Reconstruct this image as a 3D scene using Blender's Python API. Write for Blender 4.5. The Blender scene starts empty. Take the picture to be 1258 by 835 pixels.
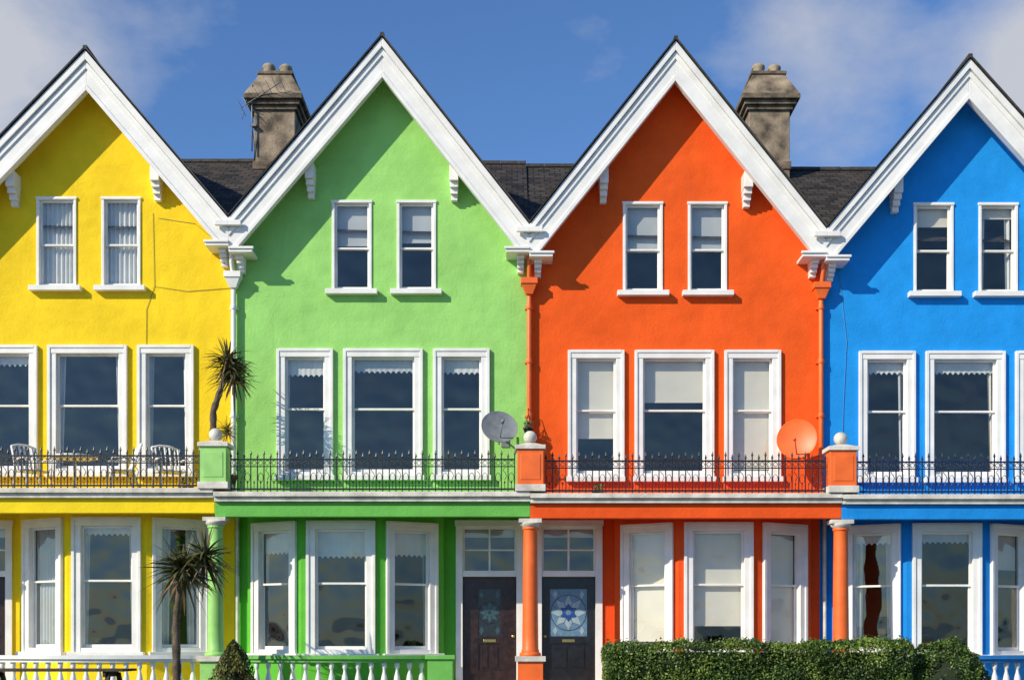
import bpy, math, random
from mathutils import Vector, Matrix, noise
random.seed(11)
R=random.random
def U(a,b): return a+(b-a)*random.random()
scene=bpy.context.scene
CZ=1.6
def S(Y): return 1500.0/(25+Y)
def X(px,Y=0): return (px-629)/S(Y)
def Z(py,Y=0): return CZ+(790-py)/S(Y)

# ------------------------------------------------------------------ materials
def newmat(name):
    m=bpy.data.materials.new(name); m.use_nodes=True
    nt=m.node_tree; nt.nodes.clear()
    out=nt.nodes.new('ShaderNodeOutputMaterial')
    b=nt.nodes.new('ShaderNodeBsdfPrincipled')
    nt.links.new(b.outputs[0],out.inputs[0])
    return m,nt,b
def N(nt,t,**k):
    n=nt.nodes.new(t)
    for a,v in k.items():
        if a in n.inputs: n.inputs[a].default_value=v
        else: setattr(n,a,v)
    return n
def ramp(nt,src,p0,p1,c0=(0,0,0,1),c1=(1,1,1,1)):
    r=nt.nodes.new('ShaderNodeValToRGB'); e=r.color_ramp.elements
    e[0].position=p0;e[1].position=p1;e[0].color=c0;e[1].color=c1
    nt.links.new(src,r.inputs[0]); return r.outputs[0]
def mix(nt,fac,a,b,mode='MIX'):
    n=nt.nodes.new('ShaderNodeMix'); n.data_type='RGBA'; n.blend_type=mode
    for s,v in ((0,fac),(6,a),(7,b)):
        if hasattr(v,'links') or hasattr(v,'is_linked'): nt.links.new(v,n.inputs[s])
        else: n.inputs[s].default_value=v
    return n.outputs[2]
def c4(c): return (c[0],c[1],c[2],1)
def simple(name,col,rough=.6,var=.12,scale=6,bump=.15,metal=0,bscale=None):
    m,nt,b=newmat(name)
    tc=N(nt,'ShaderNodeTexCoord'); n=N(nt,'ShaderNodeTexNoise',Scale=scale,Detail=3.0)
    nt.links.new(tc.outputs['Object'],n.inputs['Vector'])
    d=tuple(max(0,x*(1-var*1.6)) for x in col); l=tuple(min(1,x*(1+var)) for x in col)
    nt.links.new(ramp(nt,n.outputs['Fac'],.3,.7,c4(d),c4(l)),b.inputs['Base Color'])
    b.inputs['Roughness'].default_value=rough; b.inputs['Metallic'].default_value=metal
    if bump:
        n2=N(nt,'ShaderNodeTexNoise',Scale=bscale or scale*6,Detail=2.0)
        nt.links.new(tc.outputs['Object'],n2.inputs['Vector'])
        bp=N(nt,'ShaderNodeBump',Strength=bump,Distance=.02)
        nt.links.new(n2.outputs['Fac'],bp.inputs['Height']); nt.links.new(bp.outputs[0],b.inputs['Normal'])
    return m
def stucco(name,col,ash=.35):
    m,nt,b=newmat(name)
    tc=N(nt,'ShaderNodeTexCoord'); sp=N(nt,'ShaderNodeSeparateXYZ'); cb=N(nt,'ShaderNodeCombineXYZ')
    nt.links.new(tc.outputs['Object'],sp.inputs[0])
    nt.links.new(sp.outputs[0],cb.inputs[0]); nt.links.new(sp.outputs[2],cb.inputs[1])
    n=N(nt,'ShaderNodeTexNoise',Scale=.9,Detail=6.0,Roughness=.66)
    nt.links.new(tc.outputs['Object'],n.inputs['Vector'])
    d=tuple(x*.80 for x in col); l=tuple(min(1,x*1.05+.004) for x in col)
    base=ramp(nt,n.outputs['Fac'],.28,.66,c4(d),c4(l))
    mp=N(nt,'ShaderNodeMapping'); mp.inputs['Scale'].default_value=(2.6,2.6,.5)
    nt.links.new(tc.outputs['Object'],mp.inputs[0])
    ns=N(nt,'ShaderNodeTexNoise',Scale=1.0,Detail=5.0,Roughness=.6,Distortion=.7); nt.links.new(mp.outputs[0],ns.inputs['Vector'])
    st=ramp(nt,ns.outputs['Fac'],.58,.82,(0,0,0,1),(.32,.32,.32,1))
    grime=tuple(x*.55+.02 for x in col)
    base=mix(nt,st,base,c4(grime))
    nt.links.new(base,b.inputs['Base Color'])
    b.inputs['Roughness'].default_value=.85; b.inputs['Specular IOR Level'].default_value=.3
    n2=N(nt,'ShaderNodeTexNoise',Scale=18.0,Detail=3.0); nt.links.new(tc.outputs['Object'],n2.inputs['Vector'])
    n3=N(nt,'ShaderNodeTexNoise',Scale=2.6,Detail=1.0); nt.links.new(tc.outputs['Object'],n3.inputs['Vector'])
    b2=N(nt,'ShaderNodeBump',Strength=.5,Distance=.014); nt.links.new(n2.outputs['Fac'],b2.inputs['Height'])
    if ash>.05:
        br=N(nt,'ShaderNodeTexBrick',Scale=1.0); br.inputs['Brick Width'].default_value=.75; br.inputs['Row Height'].default_value=.31
        br.inputs['Mortar Size'].default_value=.008; br.inputs['Mortar Smooth'].default_value=.6
        br.inputs['Color1'].default_value=(1,1,1,1);br.inputs['Color2'].default_value=(.93,.93,.93,1);br.inputs['Mortar'].default_value=(0,0,0,1)
        nt.links.new(cb.outputs[0],br.inputs['Vector'])
        b1=N(nt,'ShaderNodeBump',Strength=ash,Distance=.012); nt.links.new(br.outputs['Color'],b1.inputs['Height']); nt.links.new(b1.outputs[0],b2.inputs['Normal'])
    b3=N(nt,'ShaderNodeBump',Strength=.4,Distance=.05); nt.links.new(n3.outputs['Fac'],b3.inputs['Height']); nt.links.new(b2.outputs[0],b3.inputs['Normal'])
    nt.links.new(b3.outputs[0],b.inputs['Normal'])
    return m
def slate(name,axes):
    m,nt,b=newmat(name)
    tc=N(nt,'ShaderNodeTexCoord'); sp=N(nt,'ShaderNodeSeparateXYZ'); cb=N(nt,'ShaderNodeCombineXYZ')
    nt.links.new(tc.outputs['Object'],sp.inputs[0])
    nt.links.new(sp.outputs[axes[0]],cb.inputs[0]); nt.links.new(sp.outputs[axes[1]],cb.inputs[1])
    br=N(nt,'ShaderNodeTexBrick',Scale=1.0); br.inputs['Brick Width'].default_value=.26; br.inputs['Row Height'].default_value=.17
    br.inputs['Mortar Size'].default_value=.014
    br.inputs['Color1'].default_value=(.018,.017,.017,1);br.inputs['Color2'].default_value=(.07,.06,.053,1);br.inputs['Mortar'].default_value=(.005,.005,.005,1)
    nt.links.new(cb.outputs[0],br.inputs['Vector'])
    n=N(nt,'ShaderNodeTexNoise',Scale=1.6,Detail=5.0,Roughness=.7); nt.links.new(tc.outputs['Object'],n.inputs['Vector'])
    l=ramp(nt,n.outputs['Fac'],.48,.75,(0,0,0,1),(.6,.6,.6,1))
    col=mix(nt,l,br.outputs['Color'],(.085,.066,.04,1))
    nt.links.new(col,b.inputs['Base Color']); b.inputs['Roughness'].default_value=.8; b.inputs['Specular IOR Level'].default_value=.25
    bp=N(nt,'ShaderNodeBump',Strength=.8,Distance=.025); nt.links.new(br.outputs['Color'],bp.inputs['Height']); nt.links.new(bp.outputs[0],b.inputs['Normal'])
    return m
def glassmat():
    m=bpy.data.materials.new('window_glass'); m.use_nodes=True; nt=m.node_tree; nt.nodes.clear()
    out=nt.nodes.new('ShaderNodeOutputMaterial'); tr=N(nt,'ShaderNodeBsdfTransparent'); tr.inputs[0].default_value=(.90,.92,.92,1)
    gl=N(nt,'ShaderNodeBsdfGlossy'); gl.inputs['Roughness'].default_value=.015; gl.inputs[0].default_value=(1,.92,.82,1)
    tc=N(nt,'ShaderNodeTexCoord'); n=N(nt,'ShaderNodeTexNoise',Scale=1.7,Detail=1.0); nt.links.new(tc.outputs['Object'],n.inputs['Vector'])
    bp=N(nt,'ShaderNodeBump',Strength=.7,Distance=.035); nt.links.new(n.outputs['Fac'],bp.inputs['Height']); nt.links.new(bp.outputs[0],gl.inputs['Normal'])
    lw=N(nt,'ShaderNodeLayerWeight',Blend=.5); pw=N(nt,'ShaderNodeMath',operation='POWER'); pw.inputs[1].default_value=4.0
    nt.links.new(lw.outputs['Facing'],pw.inputs[0])
    ma=N(nt,'ShaderNodeMath',operation='MULTIPLY_ADD'); ma.inputs[1].default_value=.8; ma.inputs[2].default_value=.095
    nt.links.new(pw.outputs[0],ma.inputs[0])
    mx=N(nt,'ShaderNodeMixShader'); nt.links.new(ma.outputs[0],mx.inputs[0]); nt.links.new(tr.outputs[0],mx.inputs[1]); nt.links.new(gl.outputs[0],mx.inputs[2])
    nt.links.new(mx.outputs[0],out.inputs[0]); return m

WHITE=simple('white_gloss_paint',(.83,.82,.78),.45,.07,2.2,.08)
OLDWHITE=simple('weathered_white_masonry',(.66,.62,.54),.7,.18,4,.3)
SLX=slate('roof_slate',(0,1)); SLY=slate('gable_roof_slate',(1,2))
SLE=simple('slate_edge',(.06,.055,.05),.8,.3,9,.3)
GLASS=glassmat()
CURT=simple('net_curtain',(.70,.70,.67),.9,.06,3,0)
CREAM=simple('cream_roller_blind',(.72,.68,.58),.85,.04,2,0)
GREYB=simple('grey_blind',(.52,.54,.55),.85,.06,2,0)
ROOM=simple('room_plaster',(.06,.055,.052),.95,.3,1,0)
IRON=simple('black_iron',(.014,.014,.016),.45,.3,20,0)
BLUEIRON=simple('dark_blue_iron',(.010,.02,.06),.45,.3,20,0)
WOOD=simple('dark_door_wood',(.028,.011,.008),.32,.4,9,.2)
BLACKD=simple('black_door_paint',(.012,.012,.014),.28,.3,9,.1)
BRASS=simple('brass',(.6,.42,.13),.3,.1,20,0,1)
STONE=simple('chimney_render',(.27,.21,.145),.9,.45,3,.6)
STONED=simple('chimney_cap_stone',(.18,.14,.095),.92,.45,4,.6)
POT=simple('chimney_pot_clay',(.33,.27,.19),.85,.25,8,.3)
GREYM=simple('grey_dish_metal',(.20,.22,.23),.45,.12,8,.05)
PLASTICW=simple('white_resin',(.78,.78,.76),.4,.05,8,0)
LEAF=[simple('hedge_leaf_a',(.05,.10,.015),.5,.3,3,0),simple('hedge_leaf_b',(.10,.17,.022),.5,.3,3,0),simple('hedge_leaf_c',(.17,.24,.04),.5,.3,3,0)]
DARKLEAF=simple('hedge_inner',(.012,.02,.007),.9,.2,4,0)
CON=[simple('conifer_a',(.09,.10,.015),.6,.3,3,0),simple('conifer_b',(.17,.17,.03),.6,.3,3,0)]
PALM=[simple('cordyline_leaf_a',(.05,.07,.025),.45,.3,3,0),simple('cordyline_leaf_b',(.13,.12,.045),.45,.3,3,0),simple('cordyline_dead_leaf',(.21,.13,.06),.7,.3,3,0)]
BARK=simple('cordyline_bark',(.15,.11,.075),.95,.35,8,.8)
TIMBER=simple('picnic_timber',(.045,.033,.026),.75,.3,7,.4)
TERRA=simple('terracotta',(.35,.13,.06),.8,.2,6,.2)

# ------------------------------------------------------------------ mesh builder
class MB:
    def __init__(s): s.v=[];s.f=[];s.m=[];s.sm=[];s.mats=[];s.M=Matrix.Identity(4)
    def add(s,vs,fs,mat,smooth=False):
        if mat not in s.mats: s.mats.append(mat)
        k=s.mats.index(mat); b=len(s.v)
        s.v+= [tuple(s.M@Vector(p)) for p in vs]
        for f in fs: s.f.append([b+i for i in f]); s.m.append(k); s.sm.append(smooth)
    def box(s,x0,x1,y0,y1,z0,z1,mat):
        s.add([(x0,y0,z0),(x1,y0,z0),(x1,y1,z0),(x0,y1,z0),(x0,y0,z1),(x1,y0,z1),(x1,y1,z1),(x0,y1,z1)],
              [(0,3,2,1),(4,5,6,7),(0,1,5,4),(1,2,6,5),(2,3,7,6),(3,0,4,7)],mat)
    def taper(s,x,y,z0,z1,a0,b0,a1,b1,mat):
        s.add([(x-a0,y-b0,z0),(x+a0,y-b0,z0),(x+a0,y+b0,z0),(x-a0,y+b0,z0),(x-a1,y-b1,z1),(x+a1,y-b1,z1),(x+a1,y+b1,z1),(x-a1,y+b1,z1)],
              [(0,3,2,1),(4,5,6,7),(0,1,5,4),(1,2,6,5),(2,3,7,6),(3,0,4,7)],mat)
    def prism(s,poly,y0,y1,mat):   # poly in xz
        n=len(poly)
        s.add([(p[0],y0,p[1]) for p in poly]+[(p[0],y1,p[1]) for p in poly],
              [tuple(range(n)),tuple(range(2*n-1,n-1,-1))]+[(i,n+i,n+(i+1)%n,(i+1)%n) for i in range(n)],mat)
    def lathe(s,prof,c,mat,n=16,smooth=True,rot=None):
        vs=[];fs=[]
        for r,z in prof:
            for i in range(n):
                a=2*math.pi*i/n; p=Vector((r*math.cos(a),r*math.sin(a),z))
                if rot: p=rot@p
                vs.append(tuple(p+Vector(c)))
        for j in range(len(prof)-1):
            for i in range(n):
                fs.append((j*n+i,j*n+(i+1)%n,(j+1)*n+(i+1)%n,(j+1)*n+i))
        fs.append(tuple(range(n-1,-1,-1))); fs.append(tuple((len(prof)-1)*n+i for i in range(n)))
        s.add(vs,fs,mat,smooth)
    def tube(s,pts,r,mat,n=6,closed=False,smooth=True):
        pts=[Vector(p) for p in pts]; m=len(pts); vs=[];fs=[]
        for i,p in enumerate(pts):
            if closed: t=pts[(i+1)%m]-pts[i-1]
            else: t=pts[min(i+1,m-1)]-pts[max(i-1,0)]
            t.normalize(); ref=Vector((0,1,0)) if abs(t.y)<.9 else Vector((1,0,0))
            a=t.cross(ref).normalized(); b=t.cross(a)
            rr=r[i] if isinstance(r,(list,tuple)) else r
            for k in range(n):
                an=2*math.pi*(k+.5)/n; vs.append(tuple(p+a*math.cos(an)*rr+b*math.sin(an)*rr))
        for i in range(m if closed else m-1):
            for k in range(n):
                j=(i+1)%m; fs.append((i*n+k,i*n+(k+1)%n,j*n+(k+1)%n,j*n+k))
        if not closed: fs+= [tuple(range(n-1,-1,-1)),tuple((m-1)*n+k for k in range(n))]
        s.add(vs,fs,mat,smooth)
    def obj(s,name,parent=None,bevel=0,recalc=True):
        me=bpy.data.meshes.new(name); me.from_pydata(s.v,[],s.f)
        for m in s.mats: me.materials.append(m)
        me.polygons.foreach_set('material_index',s.m); me.polygons.foreach_set('use_smooth',s.sm)
        if recalc:
            import bmesh
            bm=bmesh.new(); bm.from_mesh(me); bmesh.ops.recalc_face_normals(bm,faces=bm.faces); bm.to_mesh(me); bm.free()
        me.update()
        o=bpy.data.objects.new(name,me); scene.collection.objects.link(o)
        if parent: o.parent=parent
        if bevel:
            md=o.modifiers.new('bevel','BEVEL'); md.width=bevel; md.segments=2; md.limit_method='ANGLE'; md.angle_limit=math.radians(40); md.harden_normals=False
        return o
def empty(name):
    e=bpy.data.objects.new(name,None); scene.collection.objects.link(e); return e
def frame(A,B):
    A=Vector((A[0],A[1],0));B=Vector((B[0],B[1],0)); x=(B-A).normalized(); z=Vector((0,0,1)); y=z.cross(x)
    M=Matrix(((x.x,y.x,0,A.x),(x.y,y.y,0,A.y),(0,0,1,0),(0,0,0,1))); return M,(B-A).length

def panel(mb,u0,u1,z0,topf,holes,mat,breaks=()):
    us=sorted(set([round(q,5) for q in [u0,u1]+list(breaks)+[h[0] for h in holes]+[h[1] for h in holes] if u0-1e-6<=q<=u1+1e-6]))
    for a,b in zip(us,us[1:]):
        hs=sorted([h for h in holes if h[0]<=a+1e-4 and h[1]>=b-1e-4],key=lambda h:h[2]); z=z0
        for h in hs:
            if h[2]>z+1e-4: mb.add([(a,0,z),(b,0,z),(b,0,h[2]),(a,0,h[2])],[(0,1,2,3)],mat)
            z=h[3]
        if topf(a)-z>1e-4 or topf(b)-z>1e-4: mb.add([(a,0,z),(b,0,z),(b,0,topf(b)),(a,0,topf(a))],[(0,1,2,3)],mat)

def curtain(mb,u0,u1,z0,z1,kind,frac,mat):
    w=u1-u0; h=z1-z0
    y={'blind':.165,'lace':.145,'net':.175,'drape':.20}[kind]
    if kind=='blind': frac=min(1,frac+U(-.02,.02))
    def sheet(a,b,zt,zb,amp,period,scal=0,mat=mat,lean=0):
        n=max(8,int((b-a)/.012)); vs=[];ph=U(0,6)
        for i in range(n+1):
            u=a+(b-a)*i/n
            yy=y+amp*math.sin(u/period*6.283+ph+1.2*math.sin(u*9))
            zz=zb+(scal*abs(math.sin((u-a)/.11*math.pi/1.0)) if scal else 0)
            vs+=[(u,yy,zt),(u+lean*(i/n if lean<0 else 1-i/n),yy*1.0,zz)]
        mb.add(vs,[(2*i,2*i+1,2*i+3,2*i+2) for i in range(n)],mat,True)
    if kind=='blind': sheet(u0,u1,z1,z1-h*frac,.0,1,0); mb.box(u0,u1,y-.012,y+.012,z1-h*frac-.02,z1-h*frac+.004,mat)
    elif kind=='lace': sheet(u0,u1,z1,z1-h*frac,.004,.12,.05)
    elif kind=='net': sheet(u0,u1,z1,z0,.022,.09)
    elif kind=='drape': sheet(u0,u0+w*frac,z1,z0,.03,.1,lean=-.05*w); sheet(u1-w*frac,u1,z1,z0,.03,.1,lean=.05*w)

def window(T,G,C,u0,u1,z0,z1,tw,cur,split=.5,sill=True,bars=False,tp=.05):
    a,b,c,d=u0+tw,u1-tw,z0+tw*.55,z1-tw
    T.box(u0,a,-tp,.14,z0,d,WHITE); T.box(b,u1,-tp,.14,z0,d,WHITE)
    T.box(u0-.012,u1+.012,-tp-.012,.14,d,z1,WHITE)
    if tw>.1:
        T.box(u0-.028,u0+.032,-tp-.028,.0,z0+.002,z1+.02,WHITE); T.box(u1-.032,u1+.028,-tp-.028,.0,z0+.002,z1+.02,WHITE)
        T.box(u0+.032,u1-.032,-tp-.032,.0,z1-.036,z1+.024,WHITE)
    T.box(a,b,-tp+.01,.14,z0,c,WHITE)
    if sill: T.box(u0-.12,u1+.12,-.15,.02,z0-.1,z0+.003,WHITE)
    zm=c+(d-c)*split; s=.042
    for (p,q,y,up) in ((zm-.02,d,.045,1),(c,zm+.02,.088,0)):
        T.box(a,a+s,y,y+.038,p,q,WHITE); T.box(b-s,b,y,y+.038,p,q,WHITE)
        T.box(a+s,b-s,y+.002,y+.036,q-s,q-.001,WHITE); T.box(a+s,b-s,y+.002,y+.036,p+.001,p+(s if up else s*1.6),WHITE)
        t0,t1=U(-.004,.004),U(-.004,.004)
        G.add([(a+s-.004,y+.02+t0,p+s-.004),(b-s+.004,y+.02-t0,p+s-.004),(b-s+.004,y+.02+t1-t0,q-s+.004),(a+s-.004,y+.02+t0+t1,q-s+.004)],[(0,1,2,3)],GLASS)
        if bars:
            um=(a+b)/2; T.box(um-.012,um+.012,y+.006,y+.032,p+s,q-s,WHITE)
    for k in cur: curtain(C,a+.01,b-.01,c,d,k[0],k[1],k[2])
    return (u0+tw*.4,u1-tw*.4,z0+.04,z1-tw*.4)

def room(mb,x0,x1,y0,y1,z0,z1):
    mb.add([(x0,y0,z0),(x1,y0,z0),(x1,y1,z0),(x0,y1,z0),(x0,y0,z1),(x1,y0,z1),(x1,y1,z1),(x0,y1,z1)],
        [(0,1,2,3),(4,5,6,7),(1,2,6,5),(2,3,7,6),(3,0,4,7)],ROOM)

FL=.75; PY=-1.6
def house(h):
    E=empty('terraced_house')
    xl,xr,xa,za,zl,zr,dz,c=h['xl'],h['xr'],h['xa'],h['za'],h['zl'],h['zr'],h['dz'],h['c']
    up,lo,beam=h['mats']
    Yb=-.5
    def top(x,v=0):
        return (za+(zl-za)*(xa-x)/(xa-xl) if x<xa else za+(zr-za)*(x-xa)/(xr-xa))-v
    T,G,C=MB(),MB(),MB(); W=MB(); RM=MB(); holes=[]
    cur=h['cur']
    gz0,gz1=8.82+dz,10.66+dz
    for i,s in enumerate(((-1.05,-.235),(.28,1.08))):
        holes.append(window(T,G,C,c+s[0],c+s[1],gz0,gz1,.055,cur['g'][i],.48,tp=.03))
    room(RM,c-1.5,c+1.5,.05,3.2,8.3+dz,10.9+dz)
    for i,s in enumerate(((-2.15,-1.05),(-.785,.785),(1.05,2.15))):
        holes.append(window(T,G,C,c+s[0],c+s[1],5.03+dz,7.6+dz,.145,cur['m'][i],.55,sill=False))
        T.box(c+s[0]-.06,c+s[1]+.06,-.13,.02,4.93+dz,5.033+dz,WHITE)
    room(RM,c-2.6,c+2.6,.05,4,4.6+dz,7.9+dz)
    zw=4.36+dz
    panel(W,xl,xr,zw,lambda x:top(x,.45),holes,up,[xa])
    dr=h['door']; bc=(xr-3.725) if dr=='R' else (xl+3.725)
    d0,d1=(xr-1.5,xr-.12) if dr=='R' else (xl+.12,xl+1.5)
    panel(W,xl,xr,.0,lambda x:zw,[(bc-1.9,bc+1.9,FL,4.1),(d0+.06,d1-.06,FL-.1,4.02)],lo)
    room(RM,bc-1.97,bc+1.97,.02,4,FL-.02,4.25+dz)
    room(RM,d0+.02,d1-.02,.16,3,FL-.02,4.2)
    P=[(bc-1.985,.0),(bc-1.985,-.25),(bc-.785,-.9),(bc+.785,-.9),(bc+1.985,-.25),(bc+1.985,.0)]
    for i in range(5):
        M,L=frame(P[i],P[i+1]); W.M=M;T.M=M;G.M=M;C.M=M; hs=[]
        if i in (1,2,3):
            q=(.13,L-.13) if i==2 else ((.17,L-.13) if i==1 else (.13,L-.17))
            hs=[window(T,G,C,q[0],q[1],1.40+dz*.5,4.0+dz,.15,cur['b'][i-1],.55,sill=False)]
            T.box(.03,L-.03,-.13,.02,1.28+dz*.5,1.403+dz*.5,WHITE)
        panel(W,0,L,.3,lambda x:4.25+dz,hs,lo)
    for q in (W,T,G,C): q.M=Matrix.Identity(4)
    # door case
    D=MB(); df=WHITE
    D.box(d0,d0+.14,-.05,.2,FL,4.0,df); D.box(d1-.14,d1,-.05,.2,FL,4.0,df); D.box(d0-.02,d1+.02,-.065,.2,4.0,4.12,df)
    D.box(d0+.14,d1-.14,-.02,.2,2.97,3.09,df)
    D.box(d0+.14,d1-.14,.04,.1,3.94,4.0,df)
    a,b=d0+.14,d1-.14; um=(a+b)/2
    for (p,q) in ((a,a+.04),(um-.02,um+.02),(b-.04,b)): D.box(p,q,.05,.09,3.09,3.94,df)
    for (p,q) in ((a+.04,um-.02),(um+.02,b-.04)): D.box(p,q,.052,.088,3.5,3.53,df)
    G.add([(a,.07,3.09),(b,.07,3.09),(b,.07,3.94),(a,.07,3.94)],[(0,1,2,3)],GLASS)
    C.add([(a,.13,3.78),(b,.13,3.78),(b,.13,3.94),(a,.13,3.94)],[(0,1,2,3)],GREYB)
    dm=h.get('doormat',WOOD)
    D.box(a,b,.1,.15,FL+.02,2.97,dm)
    g0,g1=(um-.23,um+.23) if dm is WOOD else (um-.38,um+.38)
    gz0_,gz1_=1.75,2.72
    D.box(a+.02,g0,.075,.1,FL+.08,2.93,dm); D.box(g1,b-.02,.075,.1,FL+.08,2.93,dm)
    D.box(g0,g1,.076,.1,gz1_,2.93,dm); D.box(g0,g1,.076,.1,1.6,gz0_,dm); D.box(g0,g1,.076,.1,FL+.08,FL+.3,dm)
    D.box(g0+.06,um-.04,.08,.1,FL+.36,1.54,dm); D.box(um+.04,g1-.06,.08,.1,FL+.36,1.54,dm)
    D.box(um-.13,um+.13,.066,.076,1.63,1.69,BRASS)
    hx=b-.07 if dr=='R' else a+.07
    D.lathe([(.01,0),(.03,.01),(.03,.035),(.01,.045)],(hx,.075,1.75),BRASS,12,rot=Matrix.Rotation(math.pi/2,3,'X'))
    bg,pt1,pt2=h['leaded']
    D.add([(g0,.092,gz0_),(g1,.092,gz0_),(g1,.092,gz1_),(g0,.092,gz1_)],[(0,1,2,3)],bg)
    zc=(gz0_+gz1_)/2; rr=min(g1-g0,gz1_-gz0_)/2
    for ring,(r0,r1,n,w,mt,yo) in enumerate(((.12,.95,8,.20,pt1,.088),(.05,.5,6,.16,pt2,.084),(.0,.16,6,.12,bg,.081))):
        for i in range(n):
            an=2*math.pi*(i+.5*ring)/n; cs,sn=math.cos(an),math.sin(an)
            pl=[(r0,0),((r0+r1)/2,w),(r1,0),((r0+r1)/2,-w)]
            D.add([(um+rr*(u*cs-v*sn),yo-.0002*i,zc+rr*(u*sn+v*cs)) for u,v in pl],[(0,1,2,3)],mt)
    for s_ in (-1,1):
        for t_ in (-1,1):
            cx,cz_=um+s_*(g1-g0)*.36,zc+t_*(gz1_-gz0_)*.38
            D.add([(cx-.05,.087,cz_),(cx,.087,cz_-.09),(cx+.05,.087,cz_),(cx,.087,cz_+.09)],[(0,1,2,3)],pt1)
    D.tube([(um+rr*.97*math.cos(t*.3927),.086,zc+rr*.97*math.sin(t*.3927)) for t in range(16)],.006,IRON,4,True)
    D.box(d0-.05,d1+.05,-.4,.05,FL+.002,FL+.08,OLDWHITE)
    # porch roof / balcony
    zt=4.486+dz
    P_=MB()
    P_.box(xl,xr,PY+.08,-.001,4.22+dz,zt-.03,lo)
    P_.box(xl,xr,PY-.06,PY+.08,4.02+dz,4.30+dz,beam)
    P_.box(xl,xr,PY-.14,PY+.08,4.302+dz,4.39+dz,OLDWHITE)
    P_.box(xl,xr,PY-.20,PY+.12,4.392+dz,zt,OLDWHITE)
    P_.box(xl,xr,PY-.4,-.0,.35,FL-.001,OLDWHITE)
    # bargeboards
    B=MB(); zf=min(zl,zr)-.52
    def band(v0,v1,y0,y1,mat):
        for (xp,zp) in ((xl,zl),(xr,zr)):
            sl=(za-zp)/(xa-xp)
            if zp-v0>=zf: pts=[(xa,za-v0),(xp,zp-v0),(xp,zf)]
            else: pts=[(xa,za-v0),(xp+(zf-(zp-v0))/sl,zf)]
            if zp-v1>=zf: pts=[(xa,za-v0),(xp,zp-v0),(xp,zp-v1)]
            else: pts.append((xp+(zf-(zp-v1))/sl,zf))
            pts+=[(xa,za-v1)]
            B.prism(pts,y0,y1,mat)
    band(.03,.81,Yb,-.36,WHITE); band(.04,.22,Yb-.07,Yb-.001,WHITE); band(.24,.38,Yb-.03,Yb-.001,WHITE); band(.69,.815,Yb-.025,Yb-.001,WHITE)
    for (xp,zp) in ((xl,zl),(xr,zr)):
        B.add([(xa,-.37,za-.52),(xp,-.37,zp-.52),(xp,.02,zp-.52),(xa,.02,za-.52)],[(0,1,2,3)],WHITE)
    for (xp,zp,sg) in ((xl,zl,1),(xr,zr,-1)):
        a_,b_=sorted((xp,xp+sg*.47))
        B.box(a_,b_,Yb-.03,0,zf-.06,zf+.0,WHITE)
        a_,b_=sorted((xp,xp+sg*.50))
        B.box(a_,b_,Yb-.06,Yb-.001,zf+.002,zf+.05,WHITE)
        a_,b_=sorted((xp,xp+sg*.26))
        B.box(a_,b_,Yb-.13,Yb-.05,zp-.20,zp-.10,WHITE)
        a_,b_=sorted((xp+sg*.10,xp+sg*.25))
        for k in range(4):
            B.box(a_+.004*k,b_-.004*k,-.36+.07*k,.0,zf-.06-.075*(k+1),zf-.06-.075*k-.001,WHITE)
    for off in (-1.46,1.46):
        x_=c+off; zi=top(x_,.82)
        for k in range(4):
            B.box(x_-.09+.008*k,x_+.09-.008*k,-.36+.075*k,.0,zi-.1-.11*(k+1)+.02,zi-.1-.11*k+.019 if k else zi+.12,WHITE)
    # roof
    RF=MB(); Yr=5.2; zR=h['zR']
    for (xp,zp) in ((xl,zl),(xr,zr)):
        RF.add([(xa,Yb-.11,za+.03),(xp,Yb-.11,zp+.03),(xp,8.0,zp+.03),(xa,8.0,za+.03)],[(0,1,2,3)],SLY)
        RF.prism([(xa,za+.029),(xp,zp+.029),(xp,zp-.0),(xa,za-.0)],Yb-.105,Yb+.1,SLE)
    RF.add([(xl,.06,zl-.05),(xr,.06,zr-.05),(xr,Yr,zR),(xl,Yr,zR)],[(0,1,2,3)],SLX)
    RF.add([(xl,Yr,zR),(xr,Yr,zR),(xr,10.4,9.9),(xl,10.4,9.9)],[(0,1,2,3)],SLX)
    x=xl
    while x<xr-.01:
        x2=min(x+.45,xr); RF.prism([(x+.004,zR-.03),(x2-.004,zR-.03),(x2-.004,zR+.045+U(-.006,.006)),(x+.004,zR+.045+U(-.006,.006))],Yr-.09,Yr+.09,SLE); x=x2
    y=Yb-.10
    while y<5:
        RF.box(xa-.04,xa+.04,y,y+.44,za-.03,za+.05,SLE); y+=.45
    W.add([(xl,0,0),(xl,10.4,0),(xl,10.4,9.9),(xl,0,9.6)],[(0,1,2,3)],up); W.add([(xr,0,0),(xr,10.4,0),(xr,10.4,9.9),(xr,0,9.6)],[(0,1,2,3)],up)
    W.add([(xl,10.4,0),(xr,10.4,0),(xr,10.4,9.9),(xl,10.4,9.9)],[(0,1,2,3)],up)
    W.obj('walls',E); T.obj('window_frames',E,.006); G.obj('window_panes',E,recalc=False); C.obj('curtains',E,recalc=False)
    RM.obj('rooms',E,recalc=False); D.obj('front_door',E,.004); P_.obj('balcony_and_porch',E,.012); B.obj('bargeboards',E,.008); RF.obj('roof',E,recalc=False)
    # iron railing
    rl=MB(); im=h['iron']; x0,x1=xl+.3,xr-.3; z0=zt+.05; z1=zt+.62; yy=PY-.02
    rl.box(x0,x1,yy-.015,yy+.015,z0,z0+.035,im); rl.box(x0,x1,yy-.017,yy+.017,z1,z1+.03,im); rl.box(x0,x1,yy-.012,yy+.012,z1-.13,z1-.11,im)
    n=int((x1-x0)/.125); st=(x1-x0)/n
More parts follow.
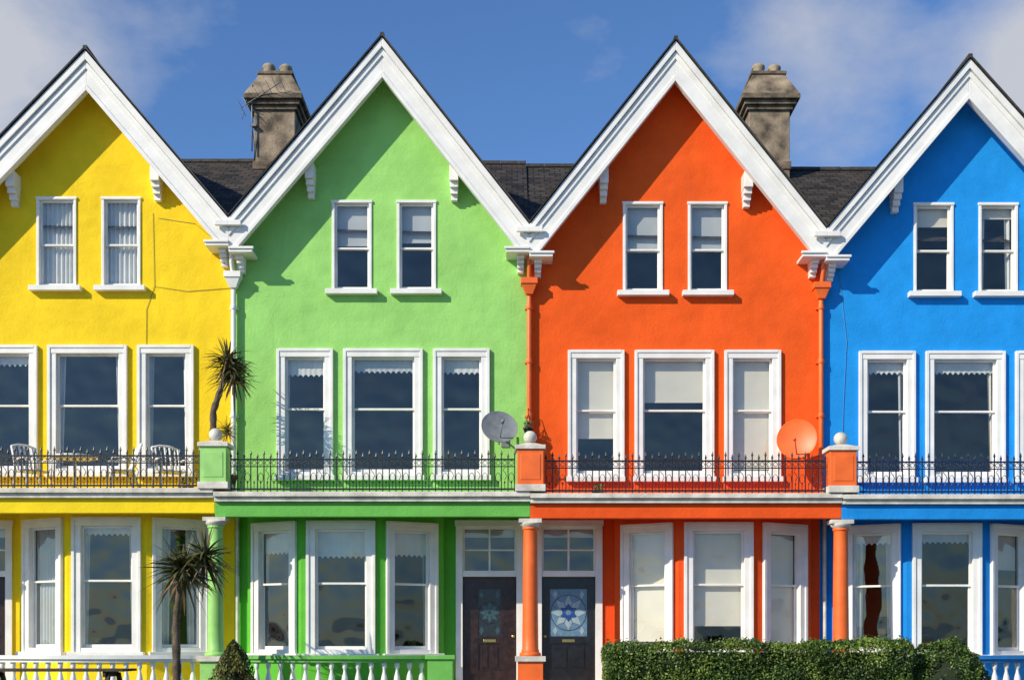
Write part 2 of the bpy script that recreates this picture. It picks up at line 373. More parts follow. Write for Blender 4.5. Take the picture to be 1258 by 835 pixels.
    for i in range(n+1):
        x=x0+st*i; t=.10 if i%2 else .05
        rl.box(x-.010,x+.010,yy-.010,yy+.010,z0-.05,z1+t,im)
        rl.lathe([(.001,0),(.026,.03),(.001,.11)],(x,yy,z1+t-.01),im,5,False)
        if i<n:
            xm=x+st/2
            rl.tube([(xm+.042*math.cos(q*.785),yy,z1-.05+.042*math.sin(q*.785)) for q in range(8)],.008,im,4,True)
            if i%2==0:
                rl.tube([(xm+.05*math.cos(q*.785),yy,z0+.24+.09*math.sin(q*.785)) for q in range(8)],.008,im,4,True)
            rl.box(xm-.006,xm+.006,yy-.006,yy+.006,z0,z0+.13,im); rl.lathe([(.001,0),(.018,.02),(.001,.07)],(xm,yy,z0+.12),im,4,False)
            if i%4==1:
                rl.tube([(xm,yy,z0+.2),(xm+.035,yy,z0+.27),(xm+.01,yy,z0+.33),(xm-.035,yy,z0+.38),(xm,yy,z0+.43)],.008,im,4)
    rl.obj('balcony_railing')
    return E

ST=lambda n,c,a=.35: stucco(n,c,a)
yel=ST('yellow_render',(.94,.65,.010),.0); yelL=ST('yellow_render_lower',(.94,.69,.01),.0)
grn=ST('light_green_render',(.32,.66,.165),.2); grnL=ST('mid_green_render',(.12,.50,.045),.0); grnB=ST('green_beam',(.14,.47,.08),.0)
red=ST('orange_red_render',(.88,.105,.006),.0); redL=ST('deep_orange_red_render',(.82,.088,.007),.0)
blu=ST('blue_render',(.006,.29,.78),.0); bluL=ST('blue_render_lower',(.004,.25,.70),.0)
pnk=ST('pink_render',(.70,.30,.34),0); crm=ST('cream_render',(.75,.66,.42),0)
orange=simple('orange_gloss_paint',(.87,.15,.02),.45,.08,4,.1); lgrn=simple('light_green_gloss_paint',(.32,.64,.17),.45,.08,4,.1)
LB=simple('leaded_pale_blue_glass',(.12,.22,.33),.2,.15,14,.1); LB2=simple('leaded_white_glass',(.30,.40,.44),.2,.1,14,.1); LB3=simple('leaded_deep_blue_glass',(.02,.06,.25),.2,.15,14,.1)
LD=simple('leaded_dark_glass',(.02,.025,.03),.15,.15,14,.1); LD2=simple('leaded_teal_glass',(.04,.08,.10),.15,.15,14,.1)
b=lambda f,m=CURT:('blind',f,m)
cur1={'g':[[('net',1,CURT)],[('net',1,CURT)]],'m':[[('lace',.1,CURT)],[('drape',.09,CURT)],[('drape',.13,CURT)]],'b':[[('net',1,GREYB)],[('lace',.08,CURT),('drape',.11,CURT)],[('drape',.3,CURT)]]}
cur2={'g':[[b(.48,GREYB)],[b(.42,GREYB)]],'m':[[('lace',.16,CURT),('drape',.07,GREYB)],[('lace',.13,GREYB)],[('lace',.14,CURT)]],'b':[[('lace',.2,CURT),('drape',.12,GREYB)],[('lace',.24,CURT)],[('lace',.22,CURT),('drape',.1,GREYB)]]}
cur3={'g':[[b(.5,GREYB)],[b(.5,GREYB)]],'m':[[b(.68,CREAM)],[b(.36,CREAM)],[b(.97,CREAM)]],'b':[[b(.92,CREAM)],[b(.8,CREAM)],[b(.97,CREAM)]]}
cur4={'g':[[b(.2,CREAM)],[b(.12,CREAM),('drape',.22,CURT)]],'m':[[('lace',.12,CURT),('drape',.13,GREYB)],[('lace',.12,CURT),('drape',.08,CREAM)],[('lace',.12,CURT)]],'b':[[('lace',.1,CURT),('drape',.2,GREYB)],[('lace',.1,GREYB)],[b(.3,GREYB)]]}
p=[-17.7,-11.72,-5.68,.35,6.30,12.3,18.3]
zv=[10.2,10.2,10.15,10.02,9.93,9.85,9.85]
H=[dict(c=-14.7,xa=-14.7,za=13.7,mats=(pnk,pnk,pnk),door='R',cur=cur2,dz=.08,zR=13.5,iron=IRON,leaded=(LD,LD2,LD2)),
   dict(c=-8.68,xa=-8.54,za=13.50,mats=(yel,yelL,yelL),door='L',cur=cur1,dz=.07,zR=13.5,iron=IRON,leaded=(LD,LD2,LD2)),
   dict(c=-2.635,xa=-2.6,za=13.76,mats=(grn,grnL,grnB),door='R',cur=cur2,dz=0,zR=13.45,iron=IRON,leaded=(LD,LD2,LD2)),
   dict(c=3.32,xa=3.28,za=13.69,mats=(red,redL,redL),door='L',cur=cur3,dz=-.03,zR=13.38,iron=IRON,doormat=BLACKD,leaded=(LB,LB2,LB3)),
   dict(c=9.27,xa=9.17,za=13.33,mats=(blu,bluL,bluL),door='R',cur=cur4,dz=-.05,zR=13.3,iron=BLUEIRON,leaded=(LD,LD2,LD2)),
   dict(c=15.3,xa=15.3,za=13.5,mats=(crm,crm,crm),door='L',cur=cur3,dz=-.08,zR=13.25,iron=IRON,leaded=(LD,LD2,LD2))]
houses=[]
for i,h in enumerate(H):
    h.update(xl=p[i],xr=p[i+1],zl=zv[i],zr=zv[i+1]); houses.append(house(h))

# ------------------------------------------------------------------ party-line items
pipec={1:WHITE,2:WHITE,3:orange,4:orange,5:WHITE}; pcol={1:WHITE,2:lgrn,3:orange,4:orange,5:orange}
for i in range(1,6):
    x=p[i]; d=(H[i-1]['dz']+H[i]['dz'])/2; m=pipec[i]; E=houses[i]
    D=MB(); zf=zv[i]-.7
    D.tube([(x,-.3,zf+.1),(x,-.28,zf-.12),(x,-.11,zf-.42),(x,-.10,zf-.6)],.045,m,10)
    D.taper(x,-.12,zf-.62,zf-.42,.07,.06,.15,.11,m); D.box(x-.17,x+.17,-.25,-.005,zf-.418,zf-.30,m)
    D.tube([(x,-.10,zf-.6),(x,-.10,4.6+d)],.05,m,10)
    for zz in (8.4,7.3,6.2,5.2): D.lathe([(.063,0),(.063,.09)],(x,-.10,zz),m,12); D.box(x-.09,x+.09,-.06,.0,zz+.02,zz+.05,m)
    if i!=3: D.tube([(x+.08,-.08,4.2),(x+.08,-.08,.8)],.04,OLDWHITE,10)
    D.obj('drainpipe',E,.004)
    Q=MB(); zt=4.486+d+.04; yc=PY-.02; mm=pcol[i]
    Q.box(x-.29,x+.29,yc-.22,yc+.28,zt-.02,zt+.11,OLDWHITE)
    Q.box(x-.25,x+.25,yc-.19,yc+.25,zt+.11,zt+.78,mm)
    Q.box(x-.19,x+.19,yc-.20,yc-.18,zt+.2,zt+.68,mm)
    Q.box(x-.29,x+.29,yc-.23,yc+.29,zt+.78,zt+.86,OLDWHITE)
    Q.taper(x,yc+.03,zt+.86,zt+.92,.25,.22,.08,.08,OLDWHITE)
    Q.lathe([(.07,0),(.05,.03)]+[(.128*math.sin(t*math.pi/10)+.002,.135-.125*math.cos(t*math.pi/10)) for t in range(1,11)],(x,yc+.03,zt+.9),OLDWHITE,20)
    Q.obj('balcony_pillar',E,.008)
    K=MB(); zc0=1.36; yc=PY+.0
    K.box(x-.24,x+.24,yc-.24,yc+.24,.35,1.26,mm); K.box(x-.29,x+.29,yc-.29,yc+.29,1.26,1.36,OLDWHITE); K.box(x-.28,x+.28,yc-.28,yc+.28,.36,.9,mm)
    top=4.015+min(H[i-1]['dz'],H[i]['dz'])
    K.lathe([(.20,0),(.21,.03),(.20,.06),(.165,.08),(.17,.11),(.155,.14)]+[(.155-.022*t/8,.14+(top-zc0-.36)*t/8) for t in range(1,9)]+[(.155,top-zc0-.20),(.155,top-zc0-.17),(.14,top-zc0-.16)],(x,yc,zc0),mm,28)
    K.lathe([(.14,0),(.19,.05),(.20,.09)],(x,yc,top-.17),OLDWHITE,28); K.box(x-.22,x+.22,yc-.14,yc+.2,top-.08,top-.003,OLDWHITE)
    K.obj('porch_column',E,.006)

def chimney(x,par,pots):
    C=MB(); zb=12.2; Y0,Y1=4.4,6.5; yc=(Y0+Y1)/2; hy=(Y1-Y0)/2; w=.49
    zs=Z(123,4.4)
    C.box(x-w,x+w,Y0,Y1,zb,zs-.25,STONE)
    C.box(x-w-.03,x+w+.03,Y0-.03,Y1+.03,13.0,13.2,STONED)
    C.box(x-w-.06,x+w+.06,Y0-.06,Y1+.06,zs-.25,zs-.15,STONED)
    C.box(x-w-.13,x+w+.13,Y0-.13,Y1+.13,zs-.15,zs-.04,STONED)
    C.box(x-w-.21,x+w+.21,Y0-.21,Y1+.21,zs-.04,zs+.08,STONED)
    C.taper(x,yc,zs+.08,zs+.66,w+.20,hy+.2,w-.10,hy-.1,STONE)
    C.box(x-w+.06,x+w-.06,Y0+.06,Y1-.06,zs+.66,zs+.74,STONED)
    for px_,py_ in pots:
        C.lathe([(.15,0),(.14,.15),(.16,.17),(.16,.23),(.12,.27),(.05,.31)],(x+px_,Y0+py_,zs+.73),POT,18)
    o=C.obj('chimney',par,.02); return zs
zs=chimney(-5.72,houses[1],[(-.2,.35),(.2,.4),(-.2,1.2),(.2,1.5)])
chimney(6.2,houses[3],[(-.2,.35),(.2,.4),(0,1.3)])
chimney(-17.7,houses[0],[(-.2,.35),(.2,.4)]); chimney(18.3,houses[5],[(-.2,.35),(.2,.4)])

# TV aerial on the left chimney
A=MB(); ax,ay=-6.24,4.3
A.tube([(ax,ay,13.4),(ax,ay,15.0)],.018,GREYM,6); A.box(ax-.03,ax+.1,ay-.02,ay+.12,14.0,14.06,GREYM)
A.tube([(ax-.25,ay,14.45),(ax+.75,ay-.25,14.95)],.012,GREYM,6)
for k in range(8):
    t=k/7; c0=Vector((ax-.25+t,ay-.25*t,14.45+.5*t)); A.tube([c0+Vector((-.06,-.2,.12)),c0+Vector((.06,.2,-.12))],.007,GREYM,5)
A.tube([(ax-.2,ay-.15,14.1),(ax-.1,ay-.05,14.7)],.008,GREYM,5); A.tube([(ax-.25,ay,14.7),(ax+.2,ay,14.2)],.008,GREYM,5)
A.tube([(ax,ay,14.0),(ax+.05,ay+.08,13.5),(ax+.02,ay+.1,13.0)],.008,IRON,5)
A.obj('tv_aerial')

# ------------------------------------------------------------------ satellite dishes
def dish(x,z,r,mat,back,yd=-.62,n=(-.35,-1,.28)):
    D=MB(); nv=Vector(n).normalized(); q=Vector((0,0,1)).rotation_difference(nv).to_matrix()
    prof=[(max(.002,r*t/8),.16*r*2*(t/8)**2*.5) for t in range(0,9)]
    c=Vector((x,yd,z))
    D.lathe(prof+[(r*1.02,prof[-1][1]+.004),(r*1.02,prof[-1][1]-.012)]+[(max(.002,r*t/8),.16*r*2*(t/8)**2*.5-.014) for t in range(8,-1,-1)],c,mat,32,rot=q)
    f=c+nv*r*1.1+Vector((0,0,-.12)); lo_=c-Vector((0,0,r*.9))
    D.tube([lo_,f],.014,back,6); D.tube([f,f+nv*.10],.032,back,10)
    D.tube([c-nv*.02,c-nv*.12,(x+.12,-.25,z-.15),(x+.12,.0,z-.15)],.02,back,8); D.box(x+.04,x+.2,-.02,.0,z-.28,z-.02,back)
    D.tube([(x+.12,-.2,z-.15),(x+.12,-.2,z+.12)],.018,back,8)
    D.obj('satellite_dish')
dish(X(613,-.6),Z(526,-.6),.36,GREYM,GREYM,n=(.2,-1,.45))
dish(X(979,-.6),Z(540,-.6),.39,orange,orange,n=(-.35,-1,.12))

# hanging ornament on centre pipe
O=MB(); x=.33; z=Z(530,-.2)
O.tube([(x,-.02,z+.45),(x,-.22,z+.47),(x,-.26,z+.35)],.01,IRON,5)
for k in range(6):
    a=k*1.047; O.tube([(x,-.26,z+.35),(x+.1*math.cos(a),-.26+.1*math.sin(a),z+.05),(x+.04*math.cos(a),-.26+.04*math.sin(a),z-.12)],.006,IRON,4)
O.lathe([(.1,0),(.105,.02),(.1,.03)],(x,-.26,z+.03),IRON,14); O.lathe([(.01,-.14),(.06,-.1),(.085,0)],(x,-.26,z+.02),IRON,12)
for k in range(80):
    a=U(0,6.28); r=U(0,.1); q=Vector((x+r*math.cos(a),-.26+r*math.sin(a),z+U(.02,.18))); O.add([q,q+Vector((U(-.04,.04),U(-.03,.03),.05)),q+Vector((U(-.04,.04),0,.02))],[(0,1,2)],LEAF[0])
O.obj('hanging_basket')

# cables on walls
def cable(pts,mat=IRON,r=.005):
    c=MB(); c.tube(pts,r,mat,5); return c
GREYC=simple('grey_cable',(.3,.25,.1),.6,.1,5,0)
c=cable([(X(188),-.012,Z(262)),(X(190),-.012,Z(352)),(X(230),-.012,Z(358)),(X(284),-.012,Z(354))],GREYC); c.tube([(X(190),-.012,Z(352)),(X(180),-.012,Z(380)),(X(180),-.012,Z(425))],.005,GREYC,5)
c.tube([(X(195),-.012,Z(268)),(X(240),-.012,Z(275)),(X(276),-.012,Z(305))],.005,GREYC,5); c.obj('wall_cable',houses[1])
cable([(X(1030),-.012,Z(330)),(X(1040),-.012,Z(420)),(X(1036),-.012,Z(500)),(X(1034),-.012,Z(590))],simple('blue_cable',(.1,.3,.5),.6,.1,5,0)).obj('wall_cable',houses[4])

# ------------------------------------------------------------------ balustrades
def balustrade(x0,x1,bow,rail,bal,yb=PY-.05):
    B=MB(); n=24; pts=[]
    for i in range(n+1):
        t=i/n; pts.append(Vector((x0+(x1-x0)*t,yb-bow*math.sin(math.pi*t)**.8 if 0<t<1 else yb,0)))
    def sweep(z0,z1,w,mat):
        vs=[];fs=[]
        for i,q in enumerate(pts):
            t=(pts[min(i+1,n)]-pts[max(i-1,0)]).normalized(); nn=Vector((t.y,-t.x,0))
            vs+=[tuple(q+nn*w+Vector((0,0,z0))),tuple(q-nn*w+Vector((0,0,z0))),tuple(q-nn*w+Vector((0,0,z1))),tuple(q+nn*w+Vector((0,0,z1)))]
        for i in range(n):
            for k in range(4): fs.append((4*i+k,4*i+(k+1)%4,4*i+4+(k+1)%4,4*i+4+k))
        B.add(vs,fs,mat)
    sweep(1.31,1.38,.13,rail); sweep(1.25,1.309,.09,rail); sweep(.42,.66,.12,rail)
    L=0; d=[0]
    for i in range(n): L+=(pts[i+1]-pts[i]).length; d.append(L)
    m=int(L/.235)
    prof=[(.05,0),(.05,.04),(.03,.06),(.03,.09),(.06,.18),(.065,.24),(.05,.33),(.026,.42),(.03,.47),(.045,.49),(.045,.52),(.05,.54),(.05,.60)]
    for k in range(m):
        s=(k+.5)*L/m; i=max(j for j in range(n) if d[j]<=s); t=(s-d[i])/(d[i+1]-d[i]); q=pts[i].lerp(pts[i+1],t)
        B.lathe(prof,(q.x,q.y,.655),bal,12)
    B.obj('balustrade')
def pillar(x,mat):
    q=MB(); q.box(x-.24,x+.24,PY-.27,PY+.2,.35,1.3,mat); q.box(x-.28,x+.28,PY-.31,PY+.24,1.3,1.38,mat); q.obj('garden_pier',None,.01)
GB=simple('green_gloss_rail',(.16,.48,.08),.45,.08,4,.1); BB=simple('blue_gloss_rail',(.02,.2,.55),.45,.08,4,.1); RB=simple('red_gloss_rail',(.7,.08,.02),.45,.08,4,.1)
balustrade(-10.2,-5.98,.5,WHITE,WHITE); balustrade(-5.38,-1.62,.5,GB,WHITE); pillar(-1.36,GB)
balustrade(2.3,6.0,.5,RB,WHITE); pillar(2.05,RB); balustrade(6.6,10.3,.5,BB,WHITE); pillar(10.55,BB); pillar(-10.45,WHITE)

# ------------------------------------------------------------------ foliage
def leafq(mb,q,s,mat,up=0):
    a=Vector((U(-1,1),U(-1,1),U(-1,1)+up)).normalized(); b_=a.cross(Vector((U(-1,1),U(-1,1),U(-1,1)))).normalized()
    mb.add([q-a*s,q+b_*s*.5,q+a*s,q-b_*s*.5],[(0,1,2,3)],mat)
def hedge(x0,x1,y0,y1,z0,z1,n,name):
    h=MB()
    def bump(q): return .13*noise.noise(q*1.1)+.08*noise.noise(q*4.0)
    w=x1-x0;d=y1-y0;hh=z1-z0; areas=[w*hh,w*d,d*hh,d*hh,w*hh*.3]
    for k in range(n):
        f=random.choices(range(5),areas)[0]; u,v=R(),R()
        if f==0: q=Vector((x0+w*u,y0,z0+hh*v)); nn=Vector((0,-1,0))
        elif f==1: q=Vector((x0+w*u,y0+d*v,z1)); nn=Vector((0,0,1))
        elif f==2: q=Vector((x0,y0+d*u,z0+hh*v)); nn=Vector((-1,0,0))
        elif f==3: q=Vector((x1,y0+d*u,z0+hh*v)); nn=Vector((1,0,0))
        else: q=Vector((x0+w*u,y1,z0+hh*v)); nn=Vector((0,1,0))
        ce=Vector((min(max(q.x,x0+.22),x1-.22),min(max(q.y,y0+.22),y1-.22),min(q.z,z1-.18)))
        e=q-ce
        if e.length>.22: q=ce+e.normalized()*.22
        bb=bump(q); q=q+nn*(bb-abs(random.gauss(0,.05)))
        if f==1 and R()<.08: q.z+=U(0,.08)
        t=noise.noise(q*2.3)+.5*noise.noise(q*7)+U(-.35,.35)
        mt=LEAF[2] if t>.22 else (LEAF[1] if t>-.18 else LEAF[0])
        leafq(h,q,U(.018,.036),mt)
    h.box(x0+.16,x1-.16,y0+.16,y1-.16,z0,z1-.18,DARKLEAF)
    return h.obj(name,None,recalc=False)
hedge(1.62,X(1126,-3.8),-3.9,-2.95,.38,Z(788,-3.8),42000,'hedge')
def shrub(cx,cy,z0,rx,ry,h,n,mats,name,shape='ball',s=(.018,.034)):
    m=MB()
    for k in range(n):
        a=U(0,6.283)
        if shape=='ball':
            u=U(-.5,1); rr=math.sqrt(max(0,1-u*u)); q=Vector((math.cos(a)*rr,math.sin(a)*rr,u)); q*=1+.14*noise.noise(q*2.2+Vector((cx,0,0)))+.12*noise.noise(q*5)-abs(random.gauss(0,.06))
            q=Vector((cx+q.x*rx,cy+q.y*ry,z0+h*(.4+.6*q.z)))
        else:
            t=R(); rr=(1-t**1.6)**.8*(.6+.4*min(1,t*6))*(1+.2*math.sin(a*5+t*9)+.25*noise.noise(Vector((a*2,t*6,0))))*U(.7,1.05); q=Vector((cx+rx*rr*math.cos(a),cy+ry*rr*math.sin(a),z0+h*t))
        t=noise.noise(q*5)+U(-.3,.3); mt=mats[min(len(mats)-1,max(0,int((t+.45)*len(mats))))]
        leafq(m,q,U(*s),mt,1.5 if shape!='ball' else 0)
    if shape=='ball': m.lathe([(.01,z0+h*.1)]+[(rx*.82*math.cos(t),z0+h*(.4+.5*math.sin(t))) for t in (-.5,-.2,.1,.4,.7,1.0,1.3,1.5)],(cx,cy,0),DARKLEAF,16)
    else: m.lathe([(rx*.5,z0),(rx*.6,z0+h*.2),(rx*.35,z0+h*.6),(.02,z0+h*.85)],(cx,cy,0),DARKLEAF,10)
    return m.obj(name,None,recalc=False)
shrub(X(1166,-3.4),-3.2,.35,.72,.6,Z(784,-3.4)-.35,14000,LEAF[:2],'rounded_shrub')
shrub(X(287,-2.9),-2.9,.4,.46,.42,Z(786,-2.9)-.4,9000,CON,'dwarf_conifer','cone')

def cordyline(base,path,heads,name,pot=False):
    m=MB(); pts=[Vector(q) for q in path]; n=len(pts)
    fine=[];rad=[]
    for i in range(n-1):
        for k in range(8):
            t=k/8; fine.append(pts[i].lerp(pts[i+1],t)); g=(i+t)/(n-1); rad.append((.08-.03*g)*base*(1+.12*math.sin(g*60))+.004*R())
    fine.append(pts[-1]); rad.append(.045*base)
    m.tube(fine,rad,BARK,10)
    for (hc,L,cnt) in heads:
        hc=Vector(hc)
        for k in range(cnt):
            a=U(0,6.283); el=random.triangular(-1.25,1.5,.25); d=Vector((math.cos(a)*math.cos(el),math.sin(a)*math.cos(el),math.sin(el)))
            ll=L*U(.65,1.12); w=U(.022,.034)*base*(L/.6); dead=el<-.35
            side=d.cross(Vector((0,0,1))).normalized(); droop=U(.12,.5)*ll if el<1 else .1*ll
            mt=PALM[2] if dead and R()<.8 else PALM[0 if R()<.5 else 1]; vs=[];st=hc+Vector((0,0,U(-.18,.08)*base))+d*.02
            tw=U(-.6,.6)
            for j in range(7):
                t=j/6; q=st+d*ll*t-Vector((0,0,droop*t*t)); ww=w*(.7+.9*t if t<.3 else 1.05*(1-t)**.6+.02); s_=(side+Vector((0,0,tw))).normalized()*ww
                vs+=[q-s_,q+s_]
            m.add(vs,[(2*j,2*j+1,2*j+3,2*j+2) for j in range(6)],mt)
    if pot: 
        q=path[0]; m.lathe([(.14,0),(.2,.3),(.22,.3),(.22,.36),(.18,.36),(.17,.3)],(q[0],q[1],q[2]-.02),TERRA,20)
    m.obj(name,None,recalc=False)
Y=-3.1
cordyline(1.0,[(X(217,Y),Y,.38),(X(217,Y),Y,1.2),(X(216,Y),Y,2.0),(X(222,Y),Y,2.9),(X(228,Y),Y,3.0)],[((X(224,Y),Y,Z(696,Y)),.72,190),((X(252,Y),Y,Z(682,Y)),.66,150)],'cordyline_palm')
Y=-1.1
cordyline(.95,[(X(263,Y),Y,4.56),(X(262,Y),Y,Z(545,Y)),(X(262,Y),Y,Z(505,Y)),(X(273,Y),Y,Z(472,Y)),(X(281,Y),Y,Z(450,Y))],[((X(280,Y),Y,Z(442,Y)),.54,150),((X(287,Y),Y,Z(458,Y)),.54,150)],'cordyline_palm',True)
Y=-1.0
cordyline(.6,[(X(278,Y),Y,4.56),(X(279,Y),Y,5.3)],[((X(279,Y),Y,Z(528,Y)),.38,120)],'potted_yucca',True)

# ------------------------------------------------------------------ balcony furniture
def chair(x,y,z,ang,mat):
    c=MB(); c.M=Matrix.Translation((x,y,z))@Matrix.Rotation(ang,4,'Z')
    for s in (-.26,.26):
        c.tube([(s,-.26,0),(s,-.22,.42),(s,-.24,.64),(s,.05,.66),(s,.2,.62)],.021,mat,6)
        c.tube([(s,.3,0),(s,.16,.42),(s,.24,.7),(s,.32,.92)],.021,mat,6)
    c.tube([(-.26,.32,.92),(-.1,.35,.97),(.1,.35,.97),(.26,.32,.92)],.022,mat,6)
    for k in range(5):
        yy=-.2+.085*k; c.box(-.25,.25,yy,yy+.07,.40,.43,mat)
    for k in range(5):
        t=k/4; xx=-.19+.38*t; c.tube([(xx,.17,.45),(xx,.25,.7),(xx,.33,.94)],.02,mat,5)
    c.obj('garden_chair')
bz=4.536
chair(X(40,-1.15),-1.15,bz,.9,PLASTICW); chair(X(150,-1.15),-1.15,bz,-1.1,PLASTICW); chair(X(208,-1.15),-1.1,bz,.6,PLASTICW)
t=MB(); tx,ty=X(92,-1.1),-1.1
t.lathe([(.01,.675),(.40,.68),(.43,.69),(.43,.72),(.42,.725),(.01,.725)],(tx,ty,bz),PLASTICW,28,False); t.tube([(tx,ty,bz+.68),(tx,ty,bz+.1)],.03,PLASTICW,8)
for k in range(3): t.tube([(tx,ty,bz+.12),(tx+.28*math.cos(k*2.09),ty+.28*math.sin(k*2.09),bz)],.022,PLASTICW,6)
t.obj('garden_table')
def potplant(x,y,z,s,name='potted_plant'):
    m=MB(); m.lathe([(.09*s,0),(.13*s,.2*s),(.15*s,.2*s),(.15*s,.25*s),(.12*s,.25*s)],(x,y,z),TERRA,16)
    for k in range(160):
        a=U(0,6.28);r=U(0,.17)*s; leafq(m,Vector((x+r*math.cos(a),y+r*math.sin(a),z+s*U(.24,.5)-r*.4)),.03*s,LEAF[int(U(0,3))],.5)
    m.obj(name,None,recalc=False)
potplant(X(735,-.5),-.5,4.43,.8); potplant(X(228,-.5),-.4,4.53,.9)
potplant(-8.3,-.68,1.45,.55,'windowsill_plant'); potplant(X(505,-.4),-.2,1.45,.5,'windowsill_plant')

# picnic table
T=MB(); x0,x1=-9.0,X(160,-4.6); yc=-4.6; g=.4
for k in range(5): T.box(x0,x1,yc-.37+.15*k,yc-.37+.15*k+.135,g+.74,g+.78,TIMBER)
for s in (-1,1):
    for k in range(2): 
        y_=yc+s*(.62+.14*k)-.06; T.box(x0,x1,y_,y_+.125,g+.42,g+.455,TIMBER)
for xx in (x0+.3,x1-.35):
    T.box(xx,xx+.05,yc-.80,yc+.80,g+.34,g+.42,TIMBER); T.box(xx,xx+.05,yc-.34,yc+.34,g+.65,g+.74,TIMBER)
    for s in (-1,1): T.tube([(xx+.07,yc+s*.25,g+.7),(xx+.07,yc+s*.68,g)],.05,TIMBER,4,smooth=False)
T.obj('picnic_table',None,.005)

# ------------------------------------------------------------------ ground
GR=simple('grassy_ground',(.06,.085,.03),.95,.3,.4,.3); ASPH=simple('asphalt',(.05,.05,.052),.9,.2,3,.3,bscale=60); PAV=simple('concrete_paving',(.26,.25,.23),.9,.15,2,.3,bscale=30)
LAWN=simple('lawn_grass',(.05,.09,.02),.95,.3,4,.5,bscale=60); GW=simple('garden_wall_render',(.5,.48,.42),.85,.15,2,.3)
g=MB(); prof=[(3000,-.02),(12,-.02),(-38,-.02),(-44,-4),(-3000,-6)]
for (a,za_),(b_,zb_) in zip(prof,prof[1:]): g.add([(-3000,a,za_),(3000,a,za_),(3000,b_,zb_),(-3000,b_,zb_)],[(0,1,2,3)],GR)
g.obj('ground',recalc=False)
g=MB(); g.box(-60,60,-6.9,PY-.42,-.01,.38,LAWN); g.obj('front_garden')
g=MB()
for a,b_ in ((-60,-12.4),(-11.0,-.35),(1.05,11.6),(13.0,60)): g.box(a,b_,-7.15,-6.9,0,.8,GW); g.box(a-.03,b_+.03,-7.19,-6.86,.8,.87,GW)
g.obj('garden_wall',None,.01)
g=MB(); g.box(-60,60,-9.6,-7.15,-.01,.12,PAV); g.box(-60,60,-9.75,-9.6,-.01,.13,OLDWHITE); g.obj('pavement')
g=MB(); g.box(-60,60,-17.5,-9.75,-.015,.004,ASPH); g.obj('road')
g=MB()
for k in range(-14,15): g.box(k*4,k*4+2,-13.7,-13.58,.004,.009,WHITE)
g.obj('road_marking')
g=MB(); g.box(-60,60,-36,-17.65,-.01,.02,PAV); g.box(-60,60,-17.65,-17.5,-.01,.12,OLDWHITE); g.obj('promenade')
m,nt,bs=newmat('sea_water'); bs.inputs['Base Color'].default_value=(.02,.05,.07,1); bs.inputs['Roughness'].default_value=.15
tc=N(nt,'ShaderNodeTexCoord'); n=N(nt,'ShaderNodeTexNoise',Scale=.5,Detail=4.0); nt.links.new(tc.outputs['Object'],n.inputs['Vector']); bp=N(nt,'ShaderNodeBump',Strength=.6,Distance=.4); nt.links.new(n.outputs['Fac'],bp.inputs['Height']); nt.links.new(bp.outputs[0],bs.inputs['Normal'])
g=MB(); g.add([(-3000,-40,-2.6),(3000,-40,-2.6),(3000,-3000,-2.6),(-3000,-3000,-2.6)],[(0,1,2,3)],m); g.obj('sea',recalc=False)

# ------------------------------------------------------------------ light
trav=Vector((1.3,1,-1.0)).normalized(); sd=-trav
el=math.asin(sd.z); az=math.atan2(sd.x,sd.y)
L=bpy.data.lights.new('sun','SUN'); L.energy=5.0; L.angle=math.radians(.5); L.color=(1,.90,.72)
lo=bpy.data.objects.new('sun',L); scene.collection.objects.link(lo); lo.rotation_euler=trav.to_track_quat('-Z','Y').to_euler(); lo.location=(-20,-20,30)
w=bpy.data.worlds.new('World'); scene.world=w; w.use_nodes=True; nt=w.node_tree; nt.nodes.clear()
out=N(nt,'ShaderNodeOutputWorld'); bg=N(nt,'ShaderNodeBackground',Strength=.10); nt.links.new(bg.outputs[0],out.inputs[0])
sky=N(nt,'ShaderNodeTexSky'); sky.sky_type='NISHITA'; sky.sun_disc=False; sky.sun_elevation=el; sky.sun_rotation=az; sky.air_density=1.0; sky.dust_density=.3; sky.ozone_density=2.5
tint=mix(nt,1.0,sky.outputs[0],(.84,1.16,1.55,1),'MULTIPLY')
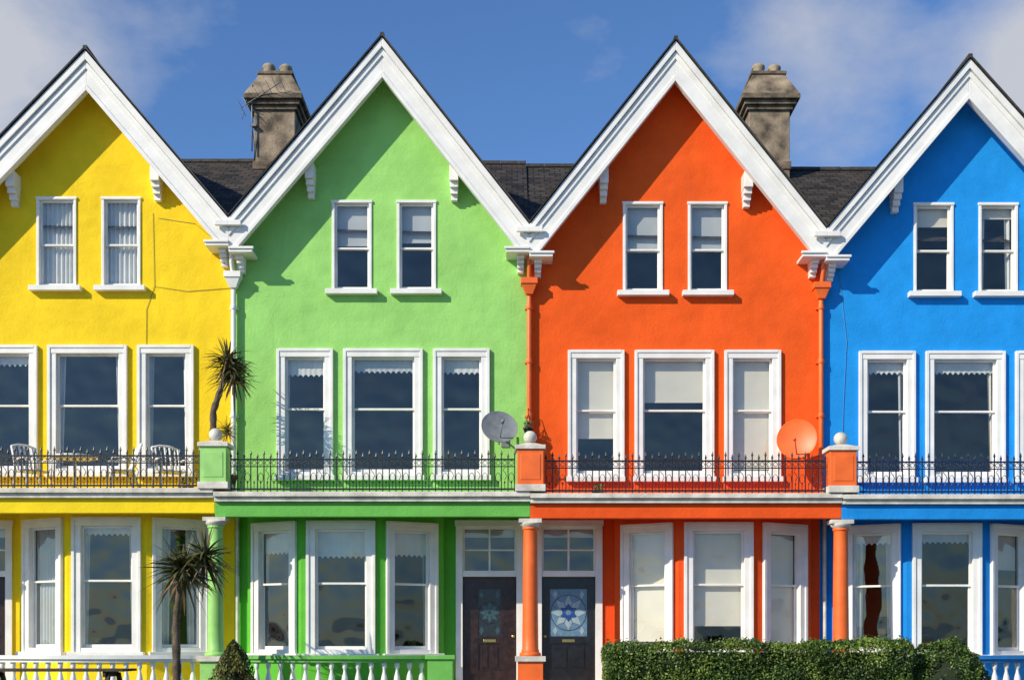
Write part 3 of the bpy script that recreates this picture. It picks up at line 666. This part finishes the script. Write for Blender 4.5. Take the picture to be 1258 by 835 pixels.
tc=N(nt,'ShaderNodeTexCoord')
nz=N(nt,'ShaderNodeTexNoise',Scale=5.0,Detail=6.0,Roughness=.58); mp=N(nt,'ShaderNodeMapping'); mp.inputs['Scale'].default_value=(1,1,1.7); mp.inputs['Location'].default_value=(.3,.2,.6)
nt.links.new(tc.outputs['Generated'],mp.inputs[0]); nt.links.new(mp.outputs[0],nz.inputs['Vector'])
def blob(px_,py_,rad,amt):
    d=Vector(((px_-629)/1500,1,(790-py_)/1500)).normalized()
    v=N(nt,'ShaderNodeVectorMath',operation='DISTANCE'); nt.links.new(tc.outputs['Generated'],v.inputs[0]); v.inputs[1].default_value=d
    r=N(nt,'ShaderNodeMapRange'); r.interpolation_type='SMOOTHSTEP'; r.inputs['From Min'].default_value=rad; r.inputs['From Max'].default_value=0; r.inputs['To Max'].default_value=amt
    nt.links.new(v.outputs['Value'],r.inputs[0]); return r.outputs[0]
acc=None
for bl in ((-60,80,.20,.5),(1010,50,.11,.28),(1300,80,.11,.6),(1010,195,.07,.18),(600,60,.22,.04)):
    o=blob(*bl)
    if acc is None: acc=o
    else:
        a=N(nt,'ShaderNodeMath',operation='ADD'); nt.links.new(acc,a.inputs[0]); nt.links.new(o,a.inputs[1]); acc=a.outputs[0]
a=N(nt,'ShaderNodeMath',operation='ADD'); nt.links.new(acc,a.inputs[0]); nt.links.new(nz.outputs['Fac'],a.inputs[1])
cf=ramp(nt,a.outputs[0],.61,1.03,(0,0,0,1),(.95,.95,.95,1))
col=mix(nt,cf,tint,(5.7,5.9,6.5,1)); nt.links.new(col,bg.inputs[0])

# ------------------------------------------------------------------ camera
cam=bpy.data.cameras.new('camera'); co=bpy.data.objects.new('camera',cam); scene.collection.objects.link(co); scene.camera=co
co.location=(0,-25,CZ); co.rotation_euler=(math.radians(90),0,0); cam.sensor_width=36; cam.lens=36*1500/1258; cam.shift_y=(790-417.5)/1258; cam.clip_end=8000
scene.view_settings.view_transform='Standard'; scene.view_settings.look='None'; scene.view_settings.exposure=0
